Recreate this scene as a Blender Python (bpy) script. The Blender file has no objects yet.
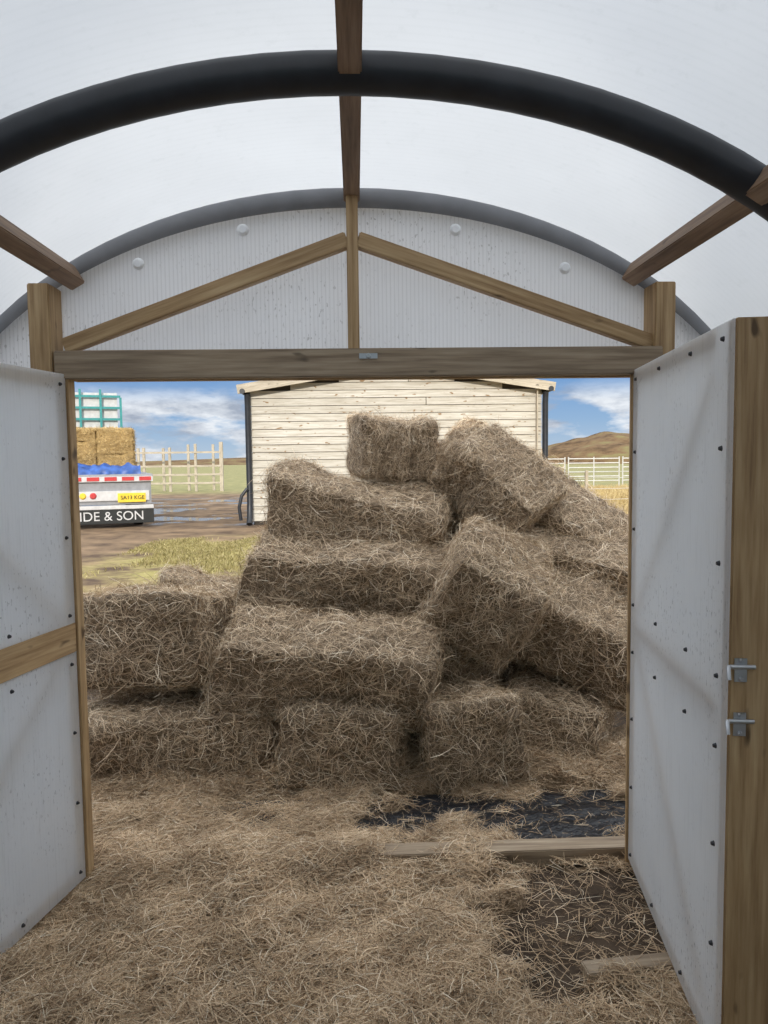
import bpy, bmesh, math, random
import numpy as np
from mathutils import Vector, Matrix, noise, Euler
random.seed(5); rng=np.random.default_rng(5)
S=bpy.context.scene
COL=S.collection

# ---------------------------------------------------------------- materials
def mat(name):
    m=bpy.data.materials.new(name); m.use_nodes=True
    nt=m.node_tree; b=nt.nodes['Principled BSDF']
    return m,nt,b
def N(nt,t,**k):
    n=nt.nodes.new(t)
    for a,v in k.items(): setattr(n,a,v)
    return n
def ramp(nt,fac,stops):
    r=N(nt,'ShaderNodeValToRGB'); e=r.color_ramp.elements
    while len(e)<len(stops): e.new(0.5)
    for i,(p,c) in enumerate(stops):
        e[i].position=p; e[i].color=(*c,1)
    nt.links.new(fac,r.inputs[0]); return r.outputs[0]
def noisetex(nt,vec,scale,detail=4,rough=.55):
    n=N(nt,'ShaderNodeTexNoise'); n.inputs['Scale'].default_value=scale
    n.inputs['Detail'].default_value=detail; n.inputs['Roughness'].default_value=rough
    if vec is not None: nt.links.new(vec,n.inputs['Vector'])
    return n.outputs[0]
def mapped(nt,scale,coord='Object',rnd=False):
    tc=N(nt,'ShaderNodeTexCoord'); mp=N(nt,'ShaderNodeMapping'); mp.inputs['Scale'].default_value=scale
    nt.links.new(tc.outputs[coord],mp.inputs['Vector'])
    if rnd:
        oi=N(nt,'ShaderNodeObjectInfo'); mu=N(nt,'ShaderNodeMath',operation='MULTIPLY'); mu.inputs[1].default_value=37
        nt.links.new(oi.outputs['Random'],mu.inputs[0]); nt.links.new(mu.outputs[0],mp.inputs['Location'])
    return mp.outputs[0]
def bump(nt,b,h,strength,dist=.01):
    n=N(nt,'ShaderNodeBump'); n.inputs['Strength'].default_value=strength; n.inputs['Distance'].default_value=dist
    nt.links.new(h,n.inputs['Height']); nt.links.new(n.outputs[0],b.inputs['Normal'])
def mixc(nt,fac,a,b,mode='MIX'):
    m=N(nt,'ShaderNodeMix',data_type='RGBA',blend_type=mode)
    for i,v in ((0,fac),(6,a),(7,b)):
        if isinstance(v,(int,float)): m.inputs[i].default_value=v
        elif isinstance(v,tuple): m.inputs[i].default_value=(*v,1)
        else: nt.links.new(v,m.inputs[i])
    return m.outputs[2]
def flat(name,c,rough=.6,metal=0,var=.12,sc=8):
    m,nt,b=mat(name)
    f=noisetex(nt,mapped(nt,(1,1,1)),sc,5)
    lo=tuple(x*(1-var) for x in c); hi=tuple(min(1,x*(1+var)) for x in c)
    nt.links.new(ramp(nt,f,[(.3,lo),(.7,hi)]),b.inputs['Base Color'])
    b.inputs['Roughness'].default_value=rough; b.inputs['Metallic'].default_value=metal
    return m
def wood(name,dark,mid,light,rough=.65):
    m,nt,b=mat(name)
    v=mapped(nt,(1.3,26,26),rnd=True)
    f=noisetex(nt,v,2.2,6,.6)
    c=ramp(nt,f,[(.28,dark),(.5,mid),(.74,light)])
    kn=noisetex(nt,mapped(nt,(3.5,9,9),rnd=True),1.6,2)
    k=ramp(nt,kn,[(.66,(0,0,0)),(.73,(1,1,1))])
    c=mixc(nt,k,c,tuple(x*.45 for x in dark))
    blot=noisetex(nt,mapped(nt,(1.5,3,3),rnd=True),1.3,3)
    c=mixc(nt,.35,c,ramp(nt,blot,[(.3,(.35,.32,.3)),(.65,(1,1,1))]),'MULTIPLY')
    nt.links.new(c,b.inputs['Base Color']); b.inputs['Roughness'].default_value=rough
    bump(nt,b,f,.25,.004); return m
W_PURL=wood('wood_purlin',(.15,.09,.055),(.26,.165,.1),(.37,.26,.17))
W_FR=wood('wood_frame',(.26,.155,.07),(.45,.3,.15),(.6,.44,.25))
W_GREY=wood('wood_weathered',(.2,.145,.095),(.34,.26,.175),(.48,.39,.28))
W_FENCE=wood('wood_fence',(.35,.3,.22),(.5,.44,.34),(.62,.56,.46))

def poly(name,c,lines,trans=.7,lscale=60,axis=0,streak=0):
    m=bpy.data.materials.new(name); m.use_nodes=True; nt=m.node_tree; nt.nodes.clear()
    out=N(nt,'ShaderNodeOutputMaterial')
    tr=N(nt,'ShaderNodeBsdfTranslucent'); df=N(nt,'ShaderNodeBsdfDiffuse'); gl=N(nt,'ShaderNodeBsdfGlossy')
    gl.inputs['Roughness'].default_value=.3
    tc=N(nt,'ShaderNodeTexCoord'); sx=N(nt,'ShaderNodeSeparateXYZ'); nt.links.new(tc.outputs['Object'],sx.inputs[0])
    mu=N(nt,'ShaderNodeMath',operation='MULTIPLY'); mu.inputs[1].default_value=lscale*2*math.pi
    nt.links.new(sx.outputs[axis],mu.inputs[0])
    si=N(nt,'ShaderNodeMath',operation='SINE'); nt.links.new(mu.outputs[0],si.inputs[0])
    r=N(nt,'ShaderNodeMapRange'); r.inputs['From Min'].default_value=.2; r.inputs['From Max'].default_value=1
    r.inputs['To Min'].default_value=0; r.inputs['To Max'].default_value=lines
    nt.links.new(si.outputs[0],r.inputs['Value'])
    n1=noisetex(nt,mapped(nt,(1,1,1)),1.6,5,.6)
    base=ramp(nt,n1,[(.3,tuple(x*.92 for x in c)),(.7,c)])
    dirt=noisetex(nt,mapped(nt,(5,5,2.2)),4,7,.72)
    base=mixc(nt,ramp(nt,dirt,[(.56,(0,0,0)),(.8,(.65,.65,.65))]),base,tuple(x*.8 for x in c))
    if streak:
        s1=noisetex(nt,mapped(nt,(60,60,2.5)),1.5,4,.6)
        base=mixc(nt,ramp(nt,s1,[(.55,(0,0,0)),(.7,(streak,)*3)]),base,tuple(x*.72 for x in c))
        scr=noisetex(nt,mapped(nt,(34,34,15)),3,2,.5)
        pa=noisetex(nt,mapped(nt,(1,1,1)),2.2,3,.6)
        sm=mixc(nt,1.0,ramp(nt,scr,[(.62,(0,0,0)),(.66,(.85,.85,.85))]),ramp(nt,pa,[(.46,(0,0,0)),(.6,(1,1,1))]),'MULTIPLY')
        base=mixc(nt,sm,base,tuple(x*.55 for x in c))
    col=mixc(nt,r.outputs[0],base,tuple(x*.6 for x in c))
    nt.links.new(col,tr.inputs[0]); nt.links.new(col,df.inputs[0])
    m1=N(nt,'ShaderNodeMixShader'); m1.inputs[0].default_value=trans
    nt.links.new(df.outputs[0],m1.inputs[1]); nt.links.new(tr.outputs[0],m1.inputs[2])
    m2=N(nt,'ShaderNodeMixShader'); m2.inputs[0].default_value=.04
    nt.links.new(m1.outputs[0],m2.inputs[1]); nt.links.new(gl.outputs[0],m2.inputs[2])
    nt.links.new(m2.outputs[0],out.inputs[0]); return m
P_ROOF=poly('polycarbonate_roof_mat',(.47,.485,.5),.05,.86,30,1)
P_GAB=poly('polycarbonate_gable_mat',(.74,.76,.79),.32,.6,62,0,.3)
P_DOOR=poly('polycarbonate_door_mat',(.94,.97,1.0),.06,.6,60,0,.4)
M_PIPE=flat('black_pipe_plastic',(.018,.021,.027),.42,var=.3)
M_GPIPE=flat('grey_pipe_plastic',(.2,.205,.22),.6)
M_STEEL=flat('galvanised_steel',(.55,.57,.6),.35,.9)
M_SCREW=flat('screw_dark',(.05,.05,.055),.5,.5)
M_WASH=flat('washer_white',(.85,.87,.9),.5)

def haymat(name,stops,lo=.55):
    m,nt,b=mat(name)
    at=N(nt,'ShaderNodeAttribute'); at.attribute_name='sr'
    c=ramp(nt,at.outputs['Fac'],stops)
    pt=noisetex(nt,mapped(nt,(1,1,1)),5,4)
    c=mixc(nt,.7,c,ramp(nt,pt,[(.32,(lo,lo*.94,lo*.88)),(.62,(1.0,1.0,1.0))]),'MULTIPLY')
    nt.links.new(c,b.inputs['Base Color']); b.inputs['Roughness'].default_value=.75
    b.inputs['Specular IOR Level'].default_value=.25
    return m
HAY=haymat('hay_strands',[(0,(.19,.125,.07)),(.35,(.55,.415,.275)),(.7,(.81,.65,.46)),(1,(1.0,.9,.72))],.56)
HAYF=haymat('hay_floor_strands',[(0,(.22,.14,.075)),(.35,(.58,.42,.265)),(.7,(.82,.635,.425)),(1,(1.0,.89,.7))])
STR=haymat('straw_strands',[(0,(.25,.16,.06)),(.35,(.55,.38,.15)),(.7,(.75,.55,.25)),(1,(.9,.72,.4))])
def haybase(name,d,l):
    m,nt,b=mat(name)
    f=noisetex(nt,mapped(nt,(1,1,1)),55,8,.75)
    nt.links.new(ramp(nt,f,[(.35,d),(.65,l)]),b.inputs['Base Color']); b.inputs['Roughness'].default_value=.9
    bump(nt,b,f,.9,.02); return m
HB=haybase('hay_core',(.09,.06,.035),(.36,.27,.175))
HBF=haybase('hay_mat',(.15,.1,.055),(.44,.32,.2))
STB=haybase('straw_core',(.2,.13,.05),(.55,.39,.17))

# ---------------------------------------------------------------- geometry helpers
def link(o,parent=None):
    COL.objects.link(o)
    if parent is not None: o.parent=parent
    return o
def empty(name,loc=(0,0,0),rot=(0,0,0)):
    e=bpy.data.objects.new(name,None); e.location=loc; e.rotation_euler=rot; e.empty_display_size=.1
    return link(e)
def meshobj(name,verts,faces,m,parent=None,smooth=False):
    me=bpy.data.meshes.new(name); me.from_pydata([tuple(v) for v in verts],[],faces); me.update()
    if m: me.materials.append(m)
    if smooth:
        for p in me.polygons: p.use_smooth=True
    return link(bpy.data.objects.new(name,me),parent)
def beam(name,p1,p2,w,h,m,parent=None,bev=.004,up=Vector((0,0,1))):
    """timber from p1 to p2; local x is the length, w = local y, h = local z"""
    p1=Vector(p1);p2=Vector(p2); d=p2-p1; L=d.length; x=d.normalized()
    if abs(x.dot(up))>.99: up=Vector((0,1,0))
    y=up.cross(x).normalized(); z=x.cross(y)
    bm=bmesh.new(); bmesh.ops.create_cube(bm,size=1)
    for v in bm.verts: v.co=Vector((v.co.x*L,v.co.y*w,v.co.z*h))
    if bev: bmesh.ops.bevel(bm,geom=bm.edges[:],offset=bev,segments=2,affect='EDGES')
    me=bpy.data.meshes.new(name); bm.to_mesh(me); bm.free(); me.materials.append(m)
    o=bpy.data.objects.new(name,me)
    o.matrix_world=Matrix.Translation((p1+p2)/2) @ Matrix((x,y,z)).transposed().to_4x4()
    return link(o,parent)
def tube(name,pts,r,m,parent=None,res=6,cyc=False):
    c=bpy.data.curves.new(name,'CURVE'); c.dimensions='3D'; c.bevel_depth=r; c.bevel_resolution=res; c.use_fill_caps=True
    s=c.splines.new('POLY'); s.points.add(len(pts)-1)
    for i,p in enumerate(pts): s.points[i].co=(*p,1)
    s.use_smooth=True; s.use_cyclic_u=cyc
    c.materials.append(m); return link(bpy.data.objects.new(name,c),parent)
def disc_mesh(name,items,m,parent=None):
    bm=bmesh.new()
    for p,n,r,t in items:
        q=Vector((0,0,1)).rotation_difference(Vector(n)).to_matrix().to_4x4()
        bmesh.ops.create_cone(bm,cap_ends=True,segments=12,radius1=r,radius2=r*.6,depth=t,matrix=Matrix.Translation(p)@q)
    me=bpy.data.meshes.new(name); bm.to_mesh(me); bm.free(); me.materials.append(m)
    return link(bpy.data.objects.new(name,me),parent)

def strands_arrays(P,D,Nn,L,W,bend,nsec=4,curlamt=.2):
    n=len(P)
    D=D/np.linalg.norm(D,axis=1,keepdims=True)
    side=np.cross(D,Nn+rng.normal(0,.5,(n,3))); side/=np.linalg.norm(side,axis=1,keepdims=True)+1e-9
    curl=np.cross(D,Nn); curl/=np.linalg.norm(curl,axis=1,keepdims=True)+1e-9
    cb=rng.normal(0,curlamt,n)
    V=[]
    for k in range(nsec):
        t=k/(nsec-1)-.5
        c=P+D*(t*L)[:,None]+Nn*((.25-t*t)*bend*L*2)[:,None]+curl*((.25-t*t)*cb*L*2)[:,None]
        w=(W*(.5 if k in(0,nsec-1) else 1)*.5)[:,None]
        V.append(c-side*w); V.append(c+side*w)
    V=np.stack(V,1).reshape(-1,3)
    base=(np.arange(n)*2*nsec)[:,None,None]
    q=np.array([[2*k,2*k+1,2*k+3,2*k+2] for k in range(nsec-1)])[None]
    F=(base+q).reshape(-1,4)
    sr=np.repeat(np.clip(rng.normal(.5,.24,n),0,1),2*nsec)
    return V,F,sr
def np_mesh(name,V,F,sr,mats,midx=None,smooth=None):
    me=bpy.data.meshes.new(name)
    me.vertices.add(len(V)); me.vertices.foreach_set('co',V.astype(np.float32).ravel())
    me.loops.add(F.size); me.loops.foreach_set('vertex_index',F.astype(np.int32).ravel())
    me.polygons.add(len(F)); me.polygons.foreach_set('loop_start',(np.arange(len(F))*4).astype(np.int32))
    for m in mats: me.materials.append(m)
    if midx is not None: me.polygons.foreach_set('material_index',midx.astype(np.int32))
    a=me.attributes.new('sr','FLOAT','POINT'); a.data.foreach_set('value',sr.astype(np.float32))
    me.update(calc_edges=True); me.validate(); return me

# ---------------------------------------------------------------- polytunnel
A,B,Z0=1.72,1.22,1.516
def prof(a,b,n=48):
    pts=[(-a,0),(-a,.75)]
    for i in range(n+1):
        t=math.pi*(1-i/n); pts.append((a*math.cos(t),Z0+b*math.sin(t)))
    pts+=[(a,.75),(a,0)]
    return pts
hp=prof(A,B)
frame=empty('polytunnel_frame')
for i,y in enumerate((2.06,1.06,.06,-.94,-1.94,-2.94)):
    tube(f'hoop_{i+1}',[(x,y,z) for x,z in hp],.054,M_PIPE,frame)
tube('hoop_end',[(x,3.045,z) for x,z in prof(A,B+.005)],.046,M_GPIPE,frame)
def purlin(nm,x,off):
    z=Z0+B*math.sqrt(1-(x/A)**2)
    nx,nz=x/A**2,(z-Z0)/B**2; l=math.hypot(nx,nz); n=Vector((nx/l,0,nz/l))
    o=n*off
    beam(nm,(x+o.x,-3,z+o.z),(x+o.x,2.98,z+o.z),.062,.075,W_PURL,frame,up=n)
purlin('purlin_ridge',0,.012); purlin('purlin_left',-1.105,-.035); purlin('purlin_right',1.125,-.012)
cp=prof(A+.062,B+.062)
V=[];F=[]
ys=np.linspace(-3,3.09,14)
for y in ys:
    for x,z in cp: V.append((x,y,z))
n=len(cp)
for j in range(len(ys)-1):
    for i in range(n-1): F.append((j*n+i,j*n+i+1,(j+1)*n+i+1,(j+1)*n+i))
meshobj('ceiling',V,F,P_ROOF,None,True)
V=[];F=[]
GB=B-.04
xs=sorted(set(list(np.linspace(-A+.01,A-.01,73))+[-1.16,1.16]))
for x in xs:
    top=Z0+GB*math.sqrt(max(0,1-(x/(A))**2)); V+= [(x,3.0,max(top,1.6))]
k=len(xs)
for i0 in range(k): V.append((xs[i0],3.0,min(2.06,V[i0][2]-.005)))
for i in range(k-1): F.append((i,i+1,k+i+1,k+i))
for s in (-1,1):
    b0=len(V); sx=[x for x in np.linspace(1.16,A-.01,14)]
    for x in sx:
        V.append((s*x,3.0,0)); V.append((s*x,3.0,min(2.06,Z0+GB*math.sqrt(max(0,1-(x/A)**2)))))
    for i in range(13): F.append((b0+2*i,b0+2*i+2,b0+2*i+3,b0+2*i+1))
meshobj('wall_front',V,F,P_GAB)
tr=empty('doorway_truss')
beam('header',(-1.135,2.9,2.075),(1.205,2.9,2.078),.05,.108,W_GREY,tr)
beam('header_backing',(-1.09,2.955,2.05),(1.12,2.955,2.05),.05,.06,W_FR,tr)
beam('king_post',(0,2.93,2.12),(0,2.93,2.72),.045,.056,W_FR,tr)
beam('rafter_left',(-1.11,2.93,2.15),(-.02,2.93,2.55),.045,.06,W_FR,tr)
beam('rafter_right',(1.18,2.93,2.15),(.02,2.93,2.55),.045,.06,W_FR,tr)
beam('post_left',(-1.185,2.945,0),(-1.185,2.945,2.38),.08,.135,W_FR,tr)
beam('post_right',(1.215,2.945,0),(1.215,2.945,2.38),.08,.125,W_FR,tr)
beam('sill',(-1.12,3.0,.035),(1.14,3.0,.035),.1,.07,W_GREY,tr)
disc_mesh('washers',[((x,2.99,z),(0,-1,0),.024,.012) for x,z in ((-.43,2.61),(-.84,2.48),(.41,2.61),(.85,2.46))],M_WASH,tr)
beam('bracket',(.02,2.872,2.1),(.09,2.872,2.1),.006,.02,M_STEEL,tr,bev=0)
disc_mesh('bracket_bolt',[((.055,2.868,2.1),(0,-1,0),.012,.012)],M_STEEL,tr)

# ---------------------------------------------------------------- doors
def door(name,hinge,free,side,rail_face):
    h=Vector((*hinge,0)); f=Vector((*free,0)); L=(f-h).length; ang=math.atan2(f.y-h.y,f.x-h.x)
    E=empty(name,h,(0,0,ang))
    z0,z1=.06,2.04; t=.045; yc=side*(.012+t/2)
    def sheet(nm,a,b,x0=-.0,x1=L-.0):
        bm=bmesh.new(); bmesh.ops.create_grid(bm,x_segments=2,y_segments=2,size=.5)
        for v in bm.verts: v.co=Vector((x0+(v.co.x+.5)*(x1-x0),0,a+(v.co.y+.5)*(b-a)))
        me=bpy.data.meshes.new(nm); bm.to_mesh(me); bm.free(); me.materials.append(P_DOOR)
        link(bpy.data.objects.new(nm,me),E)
    if rail_face:
        sheet('sheet_upper',1.085,z1,0.025,L); sheet('sheet_lower',z0,.975,0.025,L)
        beam('mid_rail',(0.025,yc*.55,1.03),(L,yc*.55,1.03),t,.12,W_FR,E)
    else:
        sheet('sheet',z0,z1,0.012,L+.05)
        beam('mid_rail',(.05,yc*1.2,1.03),(L-.05,yc*1.2,1.03),t,.05,W_FR,E)
    beam('stile_hinge',(.055,yc,z0),(.055,yc,z1),.06,t,W_FR,E)
    beam('edge_batten',(.0,side*.016,z0-.02),(.0,side*.016,z1),.022 if not rail_face else .045,.05,W_FR,E,bev=.002)
    beam('rail_top',(.09,yc,z1-.03),(L-.09,yc,z1-.03),t,.06,W_FR,E)
    beam('rail_bottom',(.09,yc,z0+.03),(L-.09,yc,z0+.03),t,.06,W_FR,E)
    beam('brace_upper',(.1,yc*1.4,1.1),(L-.1,yc*1.4,1.92),t*.8,.035,W_FR,E)
    beam('brace_lower',(.1,yc*1.4,.98),(L-.1,yc*1.4,.18),t*.8,.035,W_FR,E)
    if rail_face: beam('stile_free',(L-.045,yc,z0),(L-.045,yc,z1),.09,t,W_FR,E)
    else: beam('stile_free',(L+.027,side*.067,z0-.03),(L+.027,side*.067,z1+.0),.05,.13,W_FR,E)
    it=[]
    for x in (.06,L-.03):
        for z in (.1,.38,.66,.93,1.12,1.42,1.72,2.0): it.append(((x,-side*.004,z),(0,-side,0),.0075,.008))
    for x in (.4,.75):
        for z in (.1,1.12,.93,2.0): it.append(((x,-side*.004,z),(0,-side,0),.0075,.008))
    disc_mesh('screws',it,M_SCREW,E)
    return E,L
dl,LL=door('door_1',(-1.092,2.905),(-1.34,1.83),-1,True)
dr,LR=door('door_2',(1.095,2.90),(.945,1.86),1,False)
for k,z in enumerate((1.16,1.02)):
    b=empty(f'tower_bolt_{k+1}'); b.parent=dr; b.location=(LR+.055,.03,z)
    beam('plate',(0,-.002,-.03),(0,-.002,.03),.004,.03,M_STEEL,b,bev=0)
    tube('rod',[(0.008,-.03,0.01),(.008,.03,0.01)],.006,M_STEEL,b)
    tube('knob',[(.008,-.03,.01),(.014,-.036,.012),(.02,-.036,-.02)],.005,M_STEEL,b)
    disc_mesh('bolt_heads',[((.006,-.002,-.022),(1,0,0),.006,.006),((.006,-.002,.026),(1,0,0),.006,.006)],M_STEEL,b)

# ---------------------------------------------------------------- hay bales
def bale_mesh(idx,L,D,H,ns,mats=None,ws=1.0,ls=1.0):
    bm=bmesh.new(); bmesh.ops.create_cube(bm,size=1)
    bmesh.ops.subdivide_edges(bm,edges=bm.edges[:],cuts=17,use_grid_fill=True)
    off=Vector((idx*7.3,idx*3.1,0))
    for v in bm.verts:
        c=v.co*2
        p=Vector((c.x*L/2,c.y*D/2,c.z*H/2)); r=.028
        q=Vector((max(-L/2+r,min(L/2-r,p.x)),max(-D/2+r,min(D/2-r,p.y)),max(-H/2+r,min(H/2-r,p.z))))
        d=p-q
        if d.length>1e-6: p=q+d.normalized()*r
        nrm=d.normalized() if d.length>1e-6 else Vector((0,0,1))
        p+=nrm*(noise.noise(p*3.2+off)*.045+noise.noise(p*13+off)*.026)
        for sx in (-.17,.17):
            g=math.exp(-((p.x-sx*L/.95)/.02)**2)
            if abs(nrm.x)<.5: p-=nrm*g*.02
        if mats is None:
            p.z+=.03*math.sin(p.x*3+idx*2)+.06*(idx%3-1)*p.x*p.x
            p.x+=.08*(idx%2*2-1)*p.z
        v.co=p
    bm.normal_update()
    vs=np.array([v.co[:] for v in bm.verts]); fs=np.array([[l.vert.index for l in f.loops] for f in bm.faces if len(f.verts)==4])
    cents=np.array([f.calc_center_median()[:] for f in bm.faces]); nr=np.array([f.normal[:] for f in bm.faces]); ar=np.array([f.calc_area() for f in bm.faces])
    bm.free()
    pick=rng.choice(len(cents),ns,p=ar/ar.sum())
    P=cents[pick]+rng.normal(0,.012,(ns,3)); Nn=nr[pick]
    R=rng.normal(0,1,(ns,3))
    R[:,2]*=.9
    T=R-Nn*(R*Nn).sum(1,keepdims=True); T/=np.linalg.norm(T,axis=1,keepdims=True)
    out=np.abs(rng.normal(0,.11,ns)); out[rng.random(ns)<.07]+=.5
    Ls=rng.uniform(.03,.12,ns)*ls; Ws=rng.uniform(.0012,.003,ns)*ws
    wisp=rng.random(ns)<.02
    Ls[wisp]*=1.7; out[wisp]+=.5
    Dd=T+Nn*out[:,None]
    P=P+Nn*(rng.uniform(-.006,.011,ns))[:,None]+Nn*(out*Ls*.35)[:,None]
    V,Fs,sr=strands_arrays(P,Dd,Nn,Ls,Ws,rng.normal(.02,.1,ns),curlamt=.22)
    Va=np.vstack([vs,V]); Fa=np.vstack([fs,Fs+len(vs)]); sa=np.concatenate([np.full(len(vs),.2),sr])
    mi=np.concatenate([np.zeros(len(fs)),np.ones(len(Fs))])
    return np_mesh(f'hay_bale_mesh_{idx}',Va,Fa,sa,mats or [HB,HAY],mi)
BL=[bale_mesh(i,1.0,.48,.40,16000) for i in range(6)]
bales=[ # x,y,z, rx,ry,rz(deg), sx,sy,sz
 # bottom row
 (-.97,3.98,.19, 0,1,4, 1.04,1,.98),
 (-.05,4.12,.2, 2,2,84, .95,1.25,.98),
 (.54,4.08,.22, -5,0,99, .95,1.0,1.1),
 (1.22,4.3,.21, 7,0,66, .95,1.1,1.08),
 (-1.0,4.75,.2,0,0,0,1.1,1.1,1),(.1,5.3,.2,0,0,0,1.1,1,1),(1.2,5.3,.2,0,0,0,1.1,1,1),(-.9,5.3,.2,0,0,0,1.1,1,1),
 # second layer
 (-1.14,4.42,.68, -3,4,84, 1.0,1.45,1.2),
 (-.19,4.0,.60, 14,8,-6, 1.12,1.08,1.0),
 (1.30,4.28,.66, 14,20,-26, .92,1.1,1.0),
 (.55,4.7,.52, 0,0,88, 1.1,1.1,1.0),
 (0,4.9,.6,0,0,0,1.1,1,1),(1.2,5.1,.62,0,0,5,1,1.1,1),(-.85,5.15,.66,0,4,0,.95,1,1.1),
 # third
 (-.08,4.6,.98, 12,7,-9, 1.22,1.05,1.0),
 (.76,4.32,.93, 30,-14,74, .80,1.05,1.28),
 (.75,5.15,1.0, 0,0,0, 1.2,1.2,1),
 (1.46,4.72,1.0, 18,16,-32, 1.0,1.1,.95),
 (-.1,5.25,1.0,0,0,0,1.1,1,1),
 # fourth
 (.02,4.9,1.35, 12,10,-10, 1.14,1.05,.98),
 (1.40,5.02,1.27, 24,38,-22, 1.0,1.2,1.0),
 (.7,5.25,1.30, 0,4,0, .9,1,.9),
 # top
 (.25,5.18,1.78, 4,-2,12, .52,1.0,.95),
 (.95,4.86,1.53, 26,46,-26, .68,1.05,1.0),
 (.70,5.3,1.62, 4,-46,8, .74,.8,.8),
]
for i,(x,y,z,rx,ry,rz,sx,sy,sz) in enumerate(bales):
    o=bpy.data.objects.new('hay_bale',BL[i%6]); o.location=(x,y,z)
    o.rotation_euler=Euler([math.radians(a) for a in (rx,ry,rz)],'XYZ'); o.scale=(sx,sy,sz); link(o)

# ---------------------------------------------------------------- loose hay floor
def dens(x,y):
    w=.07*np.sin(x*9+y*4)+.05*np.sin(x*23-y*17)+.05*np.sin(y*31+x*5)
    d=np.ones_like(x)
    def box(x0,x1,y0,y1,s=.07):
        return 1/(1+np.exp(-(x-x0+w)/s))/(1+np.exp((x-x1+w)/s))/(1+np.exp(-(y-y0+w)/s))/(1+np.exp((y-y1+w)/s))
    d-=1.05*box(.52,1.4,2.2,2.97,.035)
    d-=.97*box(.65,1.45,3.05,3.45,.04)
    d-=1.0*box(.02,1.4,3.24,3.56,.03)
    d-=.95*box(-.55,-.25,3.44,3.6,.04)
    return np.clip(d,0,1)
def hgt(x,y):
    return .022+.018*np.sin(x*5+1)*np.sin(y*4)+.01*np.sin(x*13+y*7)+.008*np.sin(y*19-x*11)+.07*np.clip((y-3.6)/.2,0,1)+.04*np.exp(-((y-2.98)/.15)**2)/(1+np.exp((x-.25)/.12))
gx,gy=np.meshgrid(np.linspace(-1.6,1.6,150),np.linspace(-1.0,4.3,210))
dd=dens(gx,gy)
gz=hgt(gx,gy)*np.clip(dd*1.6-.3,0,1)-.012*(1-dd)-.004+rng.normal(0,.004,gx.shape)
V=np.stack([gx,gy,gz],-1).reshape(-1,3)
nx=150; ny=210
idx=np.arange(nx*ny).reshape(ny,nx)
F=np.stack([idx[:-1,:-1],idx[:-1,1:],idx[1:,1:],idx[1:,:-1]],-1).reshape(-1,4)
NS=190000
px=rng.uniform(-1.6,1.6,NS); py=rng.uniform(1.75,4.05,NS)
pd=dens(px,py); keep=rng.random(NS)<(.08+.92*pd**1.5); px=px[keep];py=py[keep];pd=pd[keep]; n=len(px)
th=rng.uniform(0,2*math.pi,n)
D=np.stack([np.cos(th),np.sin(th),rng.normal(0,.2,n)],1)
pz=hgt(px,py)*np.clip(pd*1.6-.3,0,1)+rng.uniform(.001,.036,n)*(.25+.75*pd)+.003
SV,SF,ssr=strands_arrays(np.stack([px,py,pz],1),D,np.tile([[0,0,1.]],(n,1)),rng.uniform(.025,.14,n),rng.uniform(.0011,.0029,n),rng.normal(.03,.1,n),curlamt=.25)
me=np_mesh('loose_hay',np.vstack([V,SV]),np.vstack([F,SF+len(V)]),np.concatenate([np.full(len(V),.3),ssr]),[HBF,HAYF],
   np.concatenate([np.zeros(len(F)),np.ones(len(SF))]))
link(bpy.data.objects.new('loose_hay',me))

m,nt,b=mat('black_polythene'); b.inputs['Base Color'].default_value=(.014,.016,.02,1); b.inputs['Roughness'].default_value=.32
f=noisetex(nt,mapped(nt,(1,1,1)),14,5,.6); bump(nt,b,f,.9,.03); M_BP=m
gx,gy=np.meshgrid(np.linspace(-.7,1.6,90),np.linspace(3.07,3.6,40))
gz=.008+.014*np.abs(np.sin(gx*11+gy*9)*np.sin(gy*21-gx*4))
V=np.stack([gx,gy,gz],-1).reshape(-1,3); idx=np.arange(3600).reshape(40,90)
F=np.stack([idx[:-1,:-1],idx[:-1,1:],idx[1:,1:],idx[1:,:-1]],-1).reshape(-1,4)
meshobj('black_polythene_sheet',V.tolist(),F.tolist(),M_BP,None,True)
beam('floor_board',(.72,2.27,.03),(1.15,2.31,.03),.07,.035,W_GREY)

# ---------------------------------------------------------------- outside ground
m,nt,b=mat('yard_ground')
tc=N(nt,'ShaderNodeTexCoord'); sp=N(nt,'ShaderNodeSeparateXYZ'); nt.links.new(tc.outputs['Object'],sp.inputs[0])
wob=noisetex(nt,tc.outputs['Object'],.5,5,.6)
def warp(ch,amt):
    a=N(nt,'ShaderNodeMath',operation='MULTIPLY_ADD'); nt.links.new(wob,a.inputs[0]); a.inputs[1].default_value=amt
    nt.links.new(sp.outputs[ch],a.inputs[2])
    s=N(nt,'ShaderNodeMath',operation='SUBTRACT'); nt.links.new(a.outputs[0],s.inputs[0]); s.inputs[1].default_value=amt/2; return s.outputs[0]
WX=warp(0,4); WY=warp(1,7)
def step(v,a,bb,inv=False):
    r=N(nt,'ShaderNodeMapRange',interpolation_type='SMOOTHSTEP'); nt.links.new(v,r.inputs['Value'])
    r.inputs['From Min'].default_value=a; r.inputs['From Max'].default_value=bb
    r.inputs['To Min'].default_value=1 if inv else 0; r.inputs['To Max'].default_value=0 if inv else 1
    return r.outputs[0]
def mul(a,c):
    x=N(nt,'ShaderNodeMath',operation='MULTIPLY'); nt.links.new(a,x.inputs[0]); nt.links.new(c,x.inputs[1]); return x.outputs[0]
fine=noisetex(nt,tc.outputs['Object'],6,9,.7); mid=noisetex(nt,tc.outputs['Object'],1.2,6,.6)
soil=ramp(nt,fine,[(.35,(.035,.024,.016)),(.65,(.11,.078,.053))])
dirt=ramp(nt,mid,[(.35,(.085,.055,.035)),(.65,(.27,.185,.11))])
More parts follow.
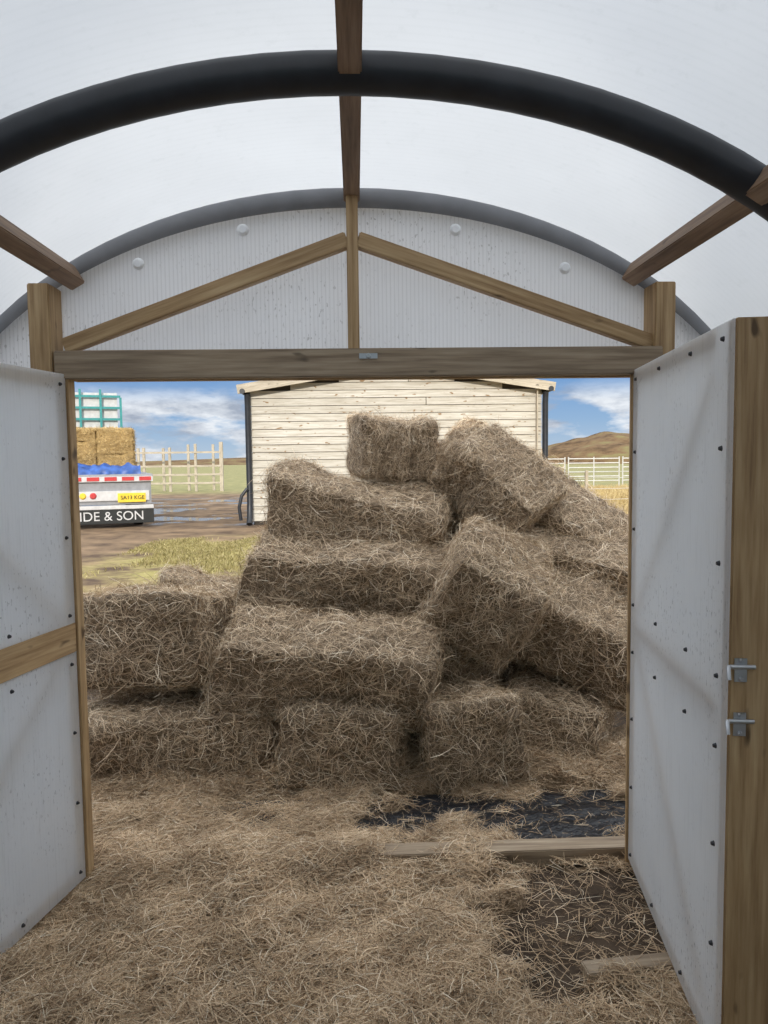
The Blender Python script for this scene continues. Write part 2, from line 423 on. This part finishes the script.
grass=ramp(nt,fine,[(.3,(.13,.115,.045)),(.5,(.3,.26,.09)),(.7,(.42,.35,.17))])
dry=ramp(nt,fine,[(.3,(.3,.22,.09)),(.7,(.62,.48,.24))])
far=ramp(nt,mid,[(.3,(.15,.15,.06)),(.7,(.34,.31,.14))])
c=mixc(nt,step(WY,5.5,8),soil,dirt)
gp=mul(mul(step(WX,-5.0,-3.4),step(WX,-1,0,True)),mul(step(WY,9,11),step(WY,15,18,True)))
thin=ramp(nt,mid,[(.38,(0,0,0)),(.55,(1,1,1))])
c=mixc(nt,mul(gp,thin),c,grass)
c=mixc(nt,step(WX,3.5,5),c,dry)
c=mixc(nt,step(WY,38,44),c,far)
pud=mul(mul(ramp(nt,wob,[(.53,(0,0,0)),(.55,(1,1,1))]),step(WY,20,22)),mul(step(WX,1,2,True),step(WY,34,38,True)))
c=mixc(nt,pud,c,(.05,.042,.034))
nt.links.new(c,b.inputs['Base Color'])
rr=N(nt,'ShaderNodeMapRange'); nt.links.new(pud,rr.inputs['Value']); rr.inputs['To Min'].default_value=.95; rr.inputs['To Max'].default_value=.12
nt.links.new(rr.outputs[0],b.inputs['Roughness']); b.inputs['Specular IOR Level'].default_value=.25; M_GR=m
meshobj('floor',[(-400,-100,0),(400,-100,0),(400,700,0),(-400,700,0)],[(0,1,2,3)],M_GR)

def haygrass(name,xr,yr,n,h,stops,clump=False):
    mm=haymat(name+'_mat',stops)
    x=rng.uniform(*xr,n); y=rng.uniform(*yr,n)
    if clump:
        q=np.sin(x*2.3+y*1.1)+np.sin(x*4.1-y*1.7)+np.sin(y*.9+1)*.8
        ed=np.minimum((x-xr[0])/1.2,1)*np.minimum(np.minimum((y-yr[0])/1.5,(yr[1]-y)/1.5),1)
        k=(q+rng.normal(0,.6,n)+ed*1.5)>1.0; x=x[k];y=y[k]; n=len(x)
    P=np.stack([x,y,np.zeros(n)],1); L=rng.uniform(h*.5,h,n); D=np.stack([rng.normal(0,.5,n),rng.normal(0,.5,n),np.ones(n)],1)
    P[:,2]=L*.42
    V,F,sr=strands_arrays(P,D,np.tile([[0.3,.9,.2]],(n,1)),L,rng.uniform(.006,.018,n),rng.normal(0,.1,n),3)
    link(bpy.data.objects.new(name,np_mesh(name,V,F,sr,[mm])))
haygrass('dry_grass',(5.6,16),(13,39),26000,.4,[(0,(.25,.18,.08)),(.5,(.55,.43,.21)),(1,(.75,.64,.38))])
haygrass('green_grass',(-4.4,-1.4),(10.5,17),26000,.07,[(0,(.15,.13,.05)),(.5,(.36,.32,.13)),(1,(.54,.46,.25))],True)

# ---------------------------------------------------------------- timber shed
m,nt,b=mat('whitewashed_boards')
ge=N(nt,'ShaderNodeNewGeometry')
v=mapped(nt,(.9,12,12)); f=noisetex(nt,v,2,6,.6)
c=ramp(nt,f,[(.3,(.42,.38,.31)),(.5,(.57,.54,.47)),(.7,(.67,.65,.59))])
k=noisetex(nt,mapped(nt,(3.2,8,9)),1.7,1); c=mixc(nt,ramp(nt,k,[(.68,(0,0,0)),(.74,(1,1,1))]),c,(.3,.2,.11))
c=mixc(nt,.4,c,ramp(nt,ge.outputs['Random Per Island'],[(0,(.7,.68,.64)),(1,(1,1,1))]),'MULTIPLY')
nt.links.new(c,b.inputs['Base Color']); b.inputs['Roughness'].default_value=.8; M_BOARD=m
shed=empty('timber_shed')
X0,X1,YS=-2.78,5.05,20.0
bm=bmesh.new(); bh=.205
for i in range(21):
    z=.1+i*bh
    zt=3.62
    def halfw(zz): return (X1-X0)/2 if zz<zt else (X1-X0)/2*max(0,1-(zz-zt)/.62)
    hw=halfw(z+bh)
    if hw<=0.1: continue
    cx=(X0+X1)/2
    segs=[(-hw,hw)] if i%3 else [(-hw,hw*.2-.01),(hw*.2+.01,hw)]
    for a,e in segs:
        g=bmesh.ops.create_cube(bm,size=1)
        for q in g['verts']:
            t=.02 if q.co.z<0 else 0
            q.co=Vector((cx+(a+e)/2+q.co.x*(e-a),YS+q.co.y*.03-t,z+bh/2+q.co.z*(bh-.014)))
me=bpy.data.meshes.new('boards'); bm.to_mesh(me); bm.free(); me.materials.append(M_BOARD); link(bpy.data.objects.new('boards',me),shed)
M_DK=flat('shed_dark_lining',(.06,.05,.04),.9)
meshobj('body',[(X0+.02,YS+.03,0),(X1-.02,YS+.03,0),(X1-.02,YS+.03,3.6),((X0+X1)/2,YS+.03,4.2),(X0+.02,YS+.03,3.6),
 (X0+.02,YS+7,0),(X1-.02,YS+7,0),(X1-.02,YS+7,3.6),((X0+X1)/2,YS+7,4.2),(X0+.02,YS+7,3.6)],
 [(0,1,2,3,4),(5,9,8,7,6),(0,4,9,5),(1,6,7,2)],M_DK,shed)
M_RF=flat('felt_roof',(.12,.12,.12),.9)
cx=(X0+X1)/2
meshobj('roof',[(X0-.3,YS-.3,3.62),(cx,YS-.3,4.3),(X1+.3,YS-.3,3.62),(X1+.3,YS+7.3,3.62),(cx,YS+7.3,4.3),(X0-.3,YS+7.3,3.62)],[(0,1,4,5),(1,2,3,4)],M_RF,shed)
beam('bargeboard_left',(X0-.3,YS-.3,3.6),(cx,YS-.3,4.28),.04,.24,W_FENCE,shed)
beam('bargeboard_right',(X1+.3,YS-.3,3.6),(cx,YS-.3,4.28),.04,.24,W_FENCE,shed)
beam('corner_trim_right',(X1-.15,YS-.04,.05),(X1-.15,YS-.04,3.6),.03,.3,W_FENCE,shed)
for s,x in (('left',X0-.06),('right',X1+.08)):
    tube('downpipe_'+s,[(x,YS-.15,3.5),(x,YS-.1,3.2),(x,YS-.1,.6),(x,YS-.2,.2),(x,YS-.3,.05)],.08,M_PIPE,shed)
    tube('gutter_'+s,[(x-(.1 if s=='left' else -.1),YS-.35,3.55),(x-(.1 if s=='left' else -.1),YS+7,3.55)],.07,M_PIPE,shed)
tube('hose',[(X0-.1,YS-.25,1.0),(X0-.25,YS-.3,.8),(X0-.32,YS-.3,.5),(X0-.28,YS-.3,.15)],.045,M_PIPE,shed)

# ---------------------------------------------------------------- flatbed lorry
lor=empty('flatbed_lorry')
LY=20.0
M_WH=flat('lorry_white',(.6,.6,.6),.5); M_RED=flat('lorry_red',(.55,.05,.05),.45); M_YE=flat('plate_yellow',(.85,.6,.05),.5)
M_BK=flat('lorry_black',(.02,.022,.022),.5); M_TE=flat('teal_paint',(.04,.27,.27),.5); M_TARP=flat('blue_tarp',(.03,.1,.36),.45,var=.4,sc=6)
M_GY=flat('lorry_grey',(.3,.31,.33),.5)
def bx(nm,x0,x1,y0,y1,z0,z1,mm,par,bev=.01):
    return beam(nm,(x0,(y0+y1)/2,(z0+z1)/2),(x1,(y0+y1)/2,(z0+z1)/2),y1-y0,z1-z0,mm,par,bev=bev)
bx('deck',-7.85,-5.3,LY,LY+8,1.28,1.42,M_GY,lor)
bx('deck_edge',-7.85,-5.3,LY-.06,LY,1.22,1.36,M_WH,lor)
for i in range(6): bx(f'red_stripe_{i+1}',-7.8+i*.43,-7.5+i*.43,LY-.075,LY-.06,1.25,1.35,M_RED,lor,0)
bx('rear_panel',-7.8,-5.35,LY+.02,LY+.1,.62,1.22,M_GY,lor)
bx('light_bar',-7.75,-5.4,LY-.03,LY+.04,.72,.98,M_WH,lor)
bx('number_plate',-6.2,-5.5,LY-.05,LY-.03,.68,.92,M_YE,lor,0)
for i,x in enumerate((-7.3,-7.05,-6.8)): disc_mesh(f'rear_lamp_{i+1}',[((x,LY-.05,.86),(0,-1,0),.09,.05)],M_RED if i!=1 else M_YE,lor)
bx('mud_guard',-7.85,-5.3,LY+.0,LY+.05,.12,.5,M_BK,lor)
bx('under_bumper',-7.85,-5.3,LY-.02,LY+.1,.5,.6,M_WH,lor)
def text(nm,s,loc,size,mm,par):
    c=bpy.data.curves.new(nm,'FONT'); c.body=s; c.size=size; c.extrude=.004; c.align_x='RIGHT'; c.align_y='CENTER'; c.materials.append(mm)
    o=bpy.data.objects.new(nm,c); o.location=loc; o.rotation_euler=(math.pi/2,0,0); link(o,par)
text('lettering','M. IDE & SON',(-5.55,LY-.01,.31),.34,M_WH,lor); text('plate_text','SA13 KGE',(-5.53,LY-.06,.8),.14,M_BK,lor)
for i,(x,y) in enumerate(((-7.5,LY+1.2),(-5.65,LY+1.2),(-7.5,LY+6.5),(-5.65,LY+6.5))):
    t=bpy.data.meshes.new('w'); bm=bmesh.new(); bmesh.ops.create_cone(bm,cap_ends=True,segments=32,radius1=.5,radius2=.5,depth=.3,matrix=Matrix.Rotation(math.pi/2,4,'Y'))
    bmesh.ops.bevel(bm,geom=bm.edges[:],offset=.03,segments=2,affect='EDGES'); bm.to_mesh(t); bm.free(); t.materials.append(M_BK)
    o=bpy.data.objects.new(f'wheel_{i+1}',t); o.location=(x,y,.5); link(o,lor)
bx('cab',-7.75,-5.6,LY+8.1,LY+10,.6,2.5,M_WH,lor,.1)
SBM=bale_mesh(9,.95,1.1,.37,5000,[STB,STR],3.0,1.2)
n=0
for r in range(3):
    for cc in range(2):
        for dpt in range(3):
            n+=1
            o=bpy.data.objects.new(f'stacked_bale_{n}',SBM); o.location=(-7.1+cc*.95+.05*((r*3+dpt)%3-1),LY+1.1+dpt*1.1,1.62+.16+r*.34); o.rotation_euler=(0,math.pi*((n+r)%2),0); link(o,lor)
V=[];F=[]
for j in range(14):
    for i in range(40):
        x=-7.8+i*(2.2/39); t=j/13*math.pi
        r=.15+.07*noise.noise(Vector((x*5,j*.5,0)))
        V.append((x,LY+.3-.28*math.cos(t)+.05*noise.noise(Vector((x*6,j,3))),1.42+max(0,r*1.6*math.sin(t))))
for j in range(13):
    for i in range(39): F.append((j*40+i,j*40+i+1,(j+1)*40+i+1,(j+1)*40+i))
meshobj('tarpaulin',V,F,M_TARP,lor,True)
fx0,fx1,fy,fz0,fz1=-8.3,-5.9,LY+4.6,1.42,4.05
bx('rack_panel',fx0,fx1-.1,fy+.1,fy+.13,2.4,3.95,M_WH,lor,0)
for i in range(5):
    x=fx0+(fx1-fx0)*i/4; beam(f'rack_post_{i+1}',(x,fy,fz0),(x,fy,fz1-.25*(i==4)),.07,.07,M_TE,lor,bev=0)
for i in range(4):
    z=2.75+i*.36; beam(f'rack_rail_{i+1}',(fx0,fy,z),(fx1,fy,z),.05,.07,M_TE,lor,bev=0)
P0=Vector((-5.3,20,0))
lor.matrix_world=Matrix.Translation((-.12,0,0))@Matrix.Translation(P0)@Matrix.Rotation(math.radians(19),4,'Z')@Matrix.Translation(-P0)

# ---------------------------------------------------------------- fences, hill
fe=empty('timber_fence')
FY=44
for i in range(9):
    x=-13.9+i*.75; hgh=2.8 if i>4 else 2.6
    beam(f'fence_post_{i+1}',(x,FY+(i%2)*1.5,0),(x,FY+(i%2)*1.5,hgh),.14,.14,W_FENCE,fe,bev=0)
for j,z in enumerate((.5,1.0,1.5,2.3)):
    beam(f'fence_rail_{j+1}',(-14.4,FY-.1,z),(-7.9,FY-.1,z),.05,.11,W_FENCE,fe,bev=0)
beam('end_post',(-7.9,FY,0),(-7.9,FY,2.9),.2,.2,W_FENCE,fe,bev=0)
gt=empty('field_gate')
GY=40; M_GA=flat('gate_metal',(.6,.6,.58),.45,.3)
for k,(a,bb) in enumerate(((8.6,11.4),(11.6,14.4),(14.6,17.5))):
    for j in range(6): tube(f'bar_{k}_{j}',[(a,GY,.45+j*.24),(bb,GY,.45+j*.24)],.03,M_GA,gt,2)
    for x in (a,(a+bb)/2,bb): tube(f'upright_{k}_{x:.1f}',[(x,GY,.1),(x,GY,1.75)],.035,M_GA,gt,2)
for j,x in enumerate((8.0,9.6)):
    beam(f'gate_post_{j}',(x,GY,0),(x,GY,2.3),.14,.14,W_FENCE,gt,bev=0)
pf=empty('wire_fence')
for i in range(5):
    x=7.4+i*3; beam(f'post_{i}',(x,23.5+i*.6,0),(x,23.5+i*.6,1.3),.09,.09,W_FENCE,pf,bev=0)
for z in (.35,.7,1.05,1.25): tube(f'wire_{z}',[(5.5,23.1,z),(19.4,25.9,z)],.008,M_GA,pf,1)
m,nt,b=mat('moorland')
f=noisetex(nt,mapped(nt,(1,1,3)),.12,9,.7)
nt.links.new(ramp(nt,f,[(.35,(.07,.045,.025)),(.5,(.17,.11,.06)),(.65,(.2,.18,.08))]),b.inputs['Base Color']); b.inputs['Roughness'].default_value=1; b.inputs['Specular IOR Level'].default_value=.1; M_HILL=m
def hill(nm,cx,cy,wx,wy,h,flat_=False):
    V=[];F=[];n=60
    for j in range(n):
        for i in range(n):
            u=i/(n-1)*2-1; v=j/(n-1)*2-1; r=math.hypot(u,v)
            e=max(0,1-r)**.5 if flat_ else .5+.5*math.cos(min(1,r)*math.pi)
            V.append((cx+u*wx,cy+v*wy,h*e*(1+.15*noise.noise(Vector((u*5,v*5,h))))-.3))
    for j in range(n-1):
        for i in range(n-1): F.append((j*n+i,j*n+i+1,(j+1)*n+i+1,(j+1)*n+i))
    meshobj(nm,V,F,M_HILL,None,True)
hill('moorland_hill',80,230,28,40,9.8,True)
hill('distant_ridge',-40,500,260,60,5)

bn=empty('added_shade_barn'); M_ST=flat('shade_barn_cladding',(.3,.28,.26),.8); H=7.4; BY=-9  # unseen barn added behind the camera to keep sun off tunnel and bales
meshobj('shade_barn_shell',[(-14,BY,0),(14,BY,0),(14,BY,5.6),(-14,BY,5.6),(-14,BY-10,0),(14,BY-10,0),(14,BY-10,5.6),(-14,BY-10,5.6)],
 [(0,1,2,3),(5,4,7,6),(4,0,3,7),(1,5,6,2)],M_ST,bn)
meshobj('shade_barn_roof',[(-14.3,BY+.3,5.5),(14.3,BY+.3,5.5),(14.3,BY-5,8.9),(-14.3,BY-5,8.9),(14.3,BY-10.3,5.5),(-14.3,BY-10.3,5.5)],[(0,1,2,3),(3,2,4,5)],M_RF,bn)
bx('shade_barn_door',-2.2,2.2,BY+.02,BY+.1,0,3.8,M_TE,bn,.02)

# ---------------------------------------------------------------- lights, world
su=bpy.data.lights.new('sun','SUN'); su.energy=2.7; su.angle=math.radians(.6); su.color=(1,.92,.8)
so=link(bpy.data.objects.new('sun',su))
d=Vector((.10,.93,-.36)).normalized(); so.rotation_euler=d.to_track_quat('-Z','Y').to_euler()
w=bpy.data.worlds.new('sky'); S.world=w; w.use_nodes=True; nt=w.node_tree; nt.nodes.clear()
out=N(nt,'ShaderNodeOutputWorld'); bg=N(nt,'ShaderNodeBackground')
tc=N(nt,'ShaderNodeTexCoord'); sp=N(nt,'ShaderNodeSeparateXYZ'); nt.links.new(tc.outputs['Generated'],sp.inputs[0])
sky=ramp(nt,sp.outputs[2],[(0,(.44,.54,.64)),(.05,(.27,.42,.62)),(.12,(.13,.29,.58)),(.3,(.6,.69,.8)),(.5,(1,.99,.97))])
mp=N(nt,'ShaderNodeMapping'); mp.inputs['Scale'].default_value=(1,1,3.2); mp.inputs['Location'].default_value=(.4,0,0); nt.links.new(tc.outputs['Generated'],mp.inputs[0])
cl=noisetex(nt,mp.outputs[0],6.5,8,.55)
cm=ramp(nt,cl,[(.42,(0,0,0)),(.5,(1,1,1))])
hb=ramp(nt,sp.outputs[2],[(0,(1,1,1)),(.075,(1,1,1)),(.1,(.08,.08,.08)),(.4,(.8,.8,.8))])
mm=mixc(nt,1.0,cm,hb,'MULTIPLY')
sh=noisetex(nt,mp.outputs[0],12,6,.6)
cc=ramp(nt,sh,[(.38,(.34,.39,.48)),(.6,(.74,.78,.83))])
nt.links.new(mixc(nt,mm,sky,cc),bg.inputs[0])
st=N(nt,'ShaderNodeMapRange',interpolation_type='SMOOTHSTEP'); nt.links.new(sp.outputs[2],st.inputs['Value'])
st.inputs['From Min'].default_value=.15; st.inputs['From Max'].default_value=.6; st.inputs['To Min'].default_value=1.0; st.inputs['To Max'].default_value=2.3
nt.links.new(st.outputs[0],bg.inputs[1])
nt.links.new(bg.outputs[0],out.inputs[0])

# ---------------------------------------------------------------- camera
cam=bpy.data.cameras.new('camera'); cam.sensor_fit='VERTICAL'; cam.sensor_height=36; cam.sensor_width=27; cam.lens=26.0
co=link(bpy.data.objects.new('camera',cam))
M=Matrix.Rotation(math.radians(-2.15),4,'Z')@Matrix.Rotation(math.radians(86),4,'X')@Matrix.Rotation(math.radians(-.7),4,'Z')
co.matrix_world=Matrix.Translation((0,0,1.7))@M
cam.clip_start=.05; cam.clip_end=2000
S.camera=co
S.view_settings.view_transform='Standard'; S.view_settings.exposure=.16
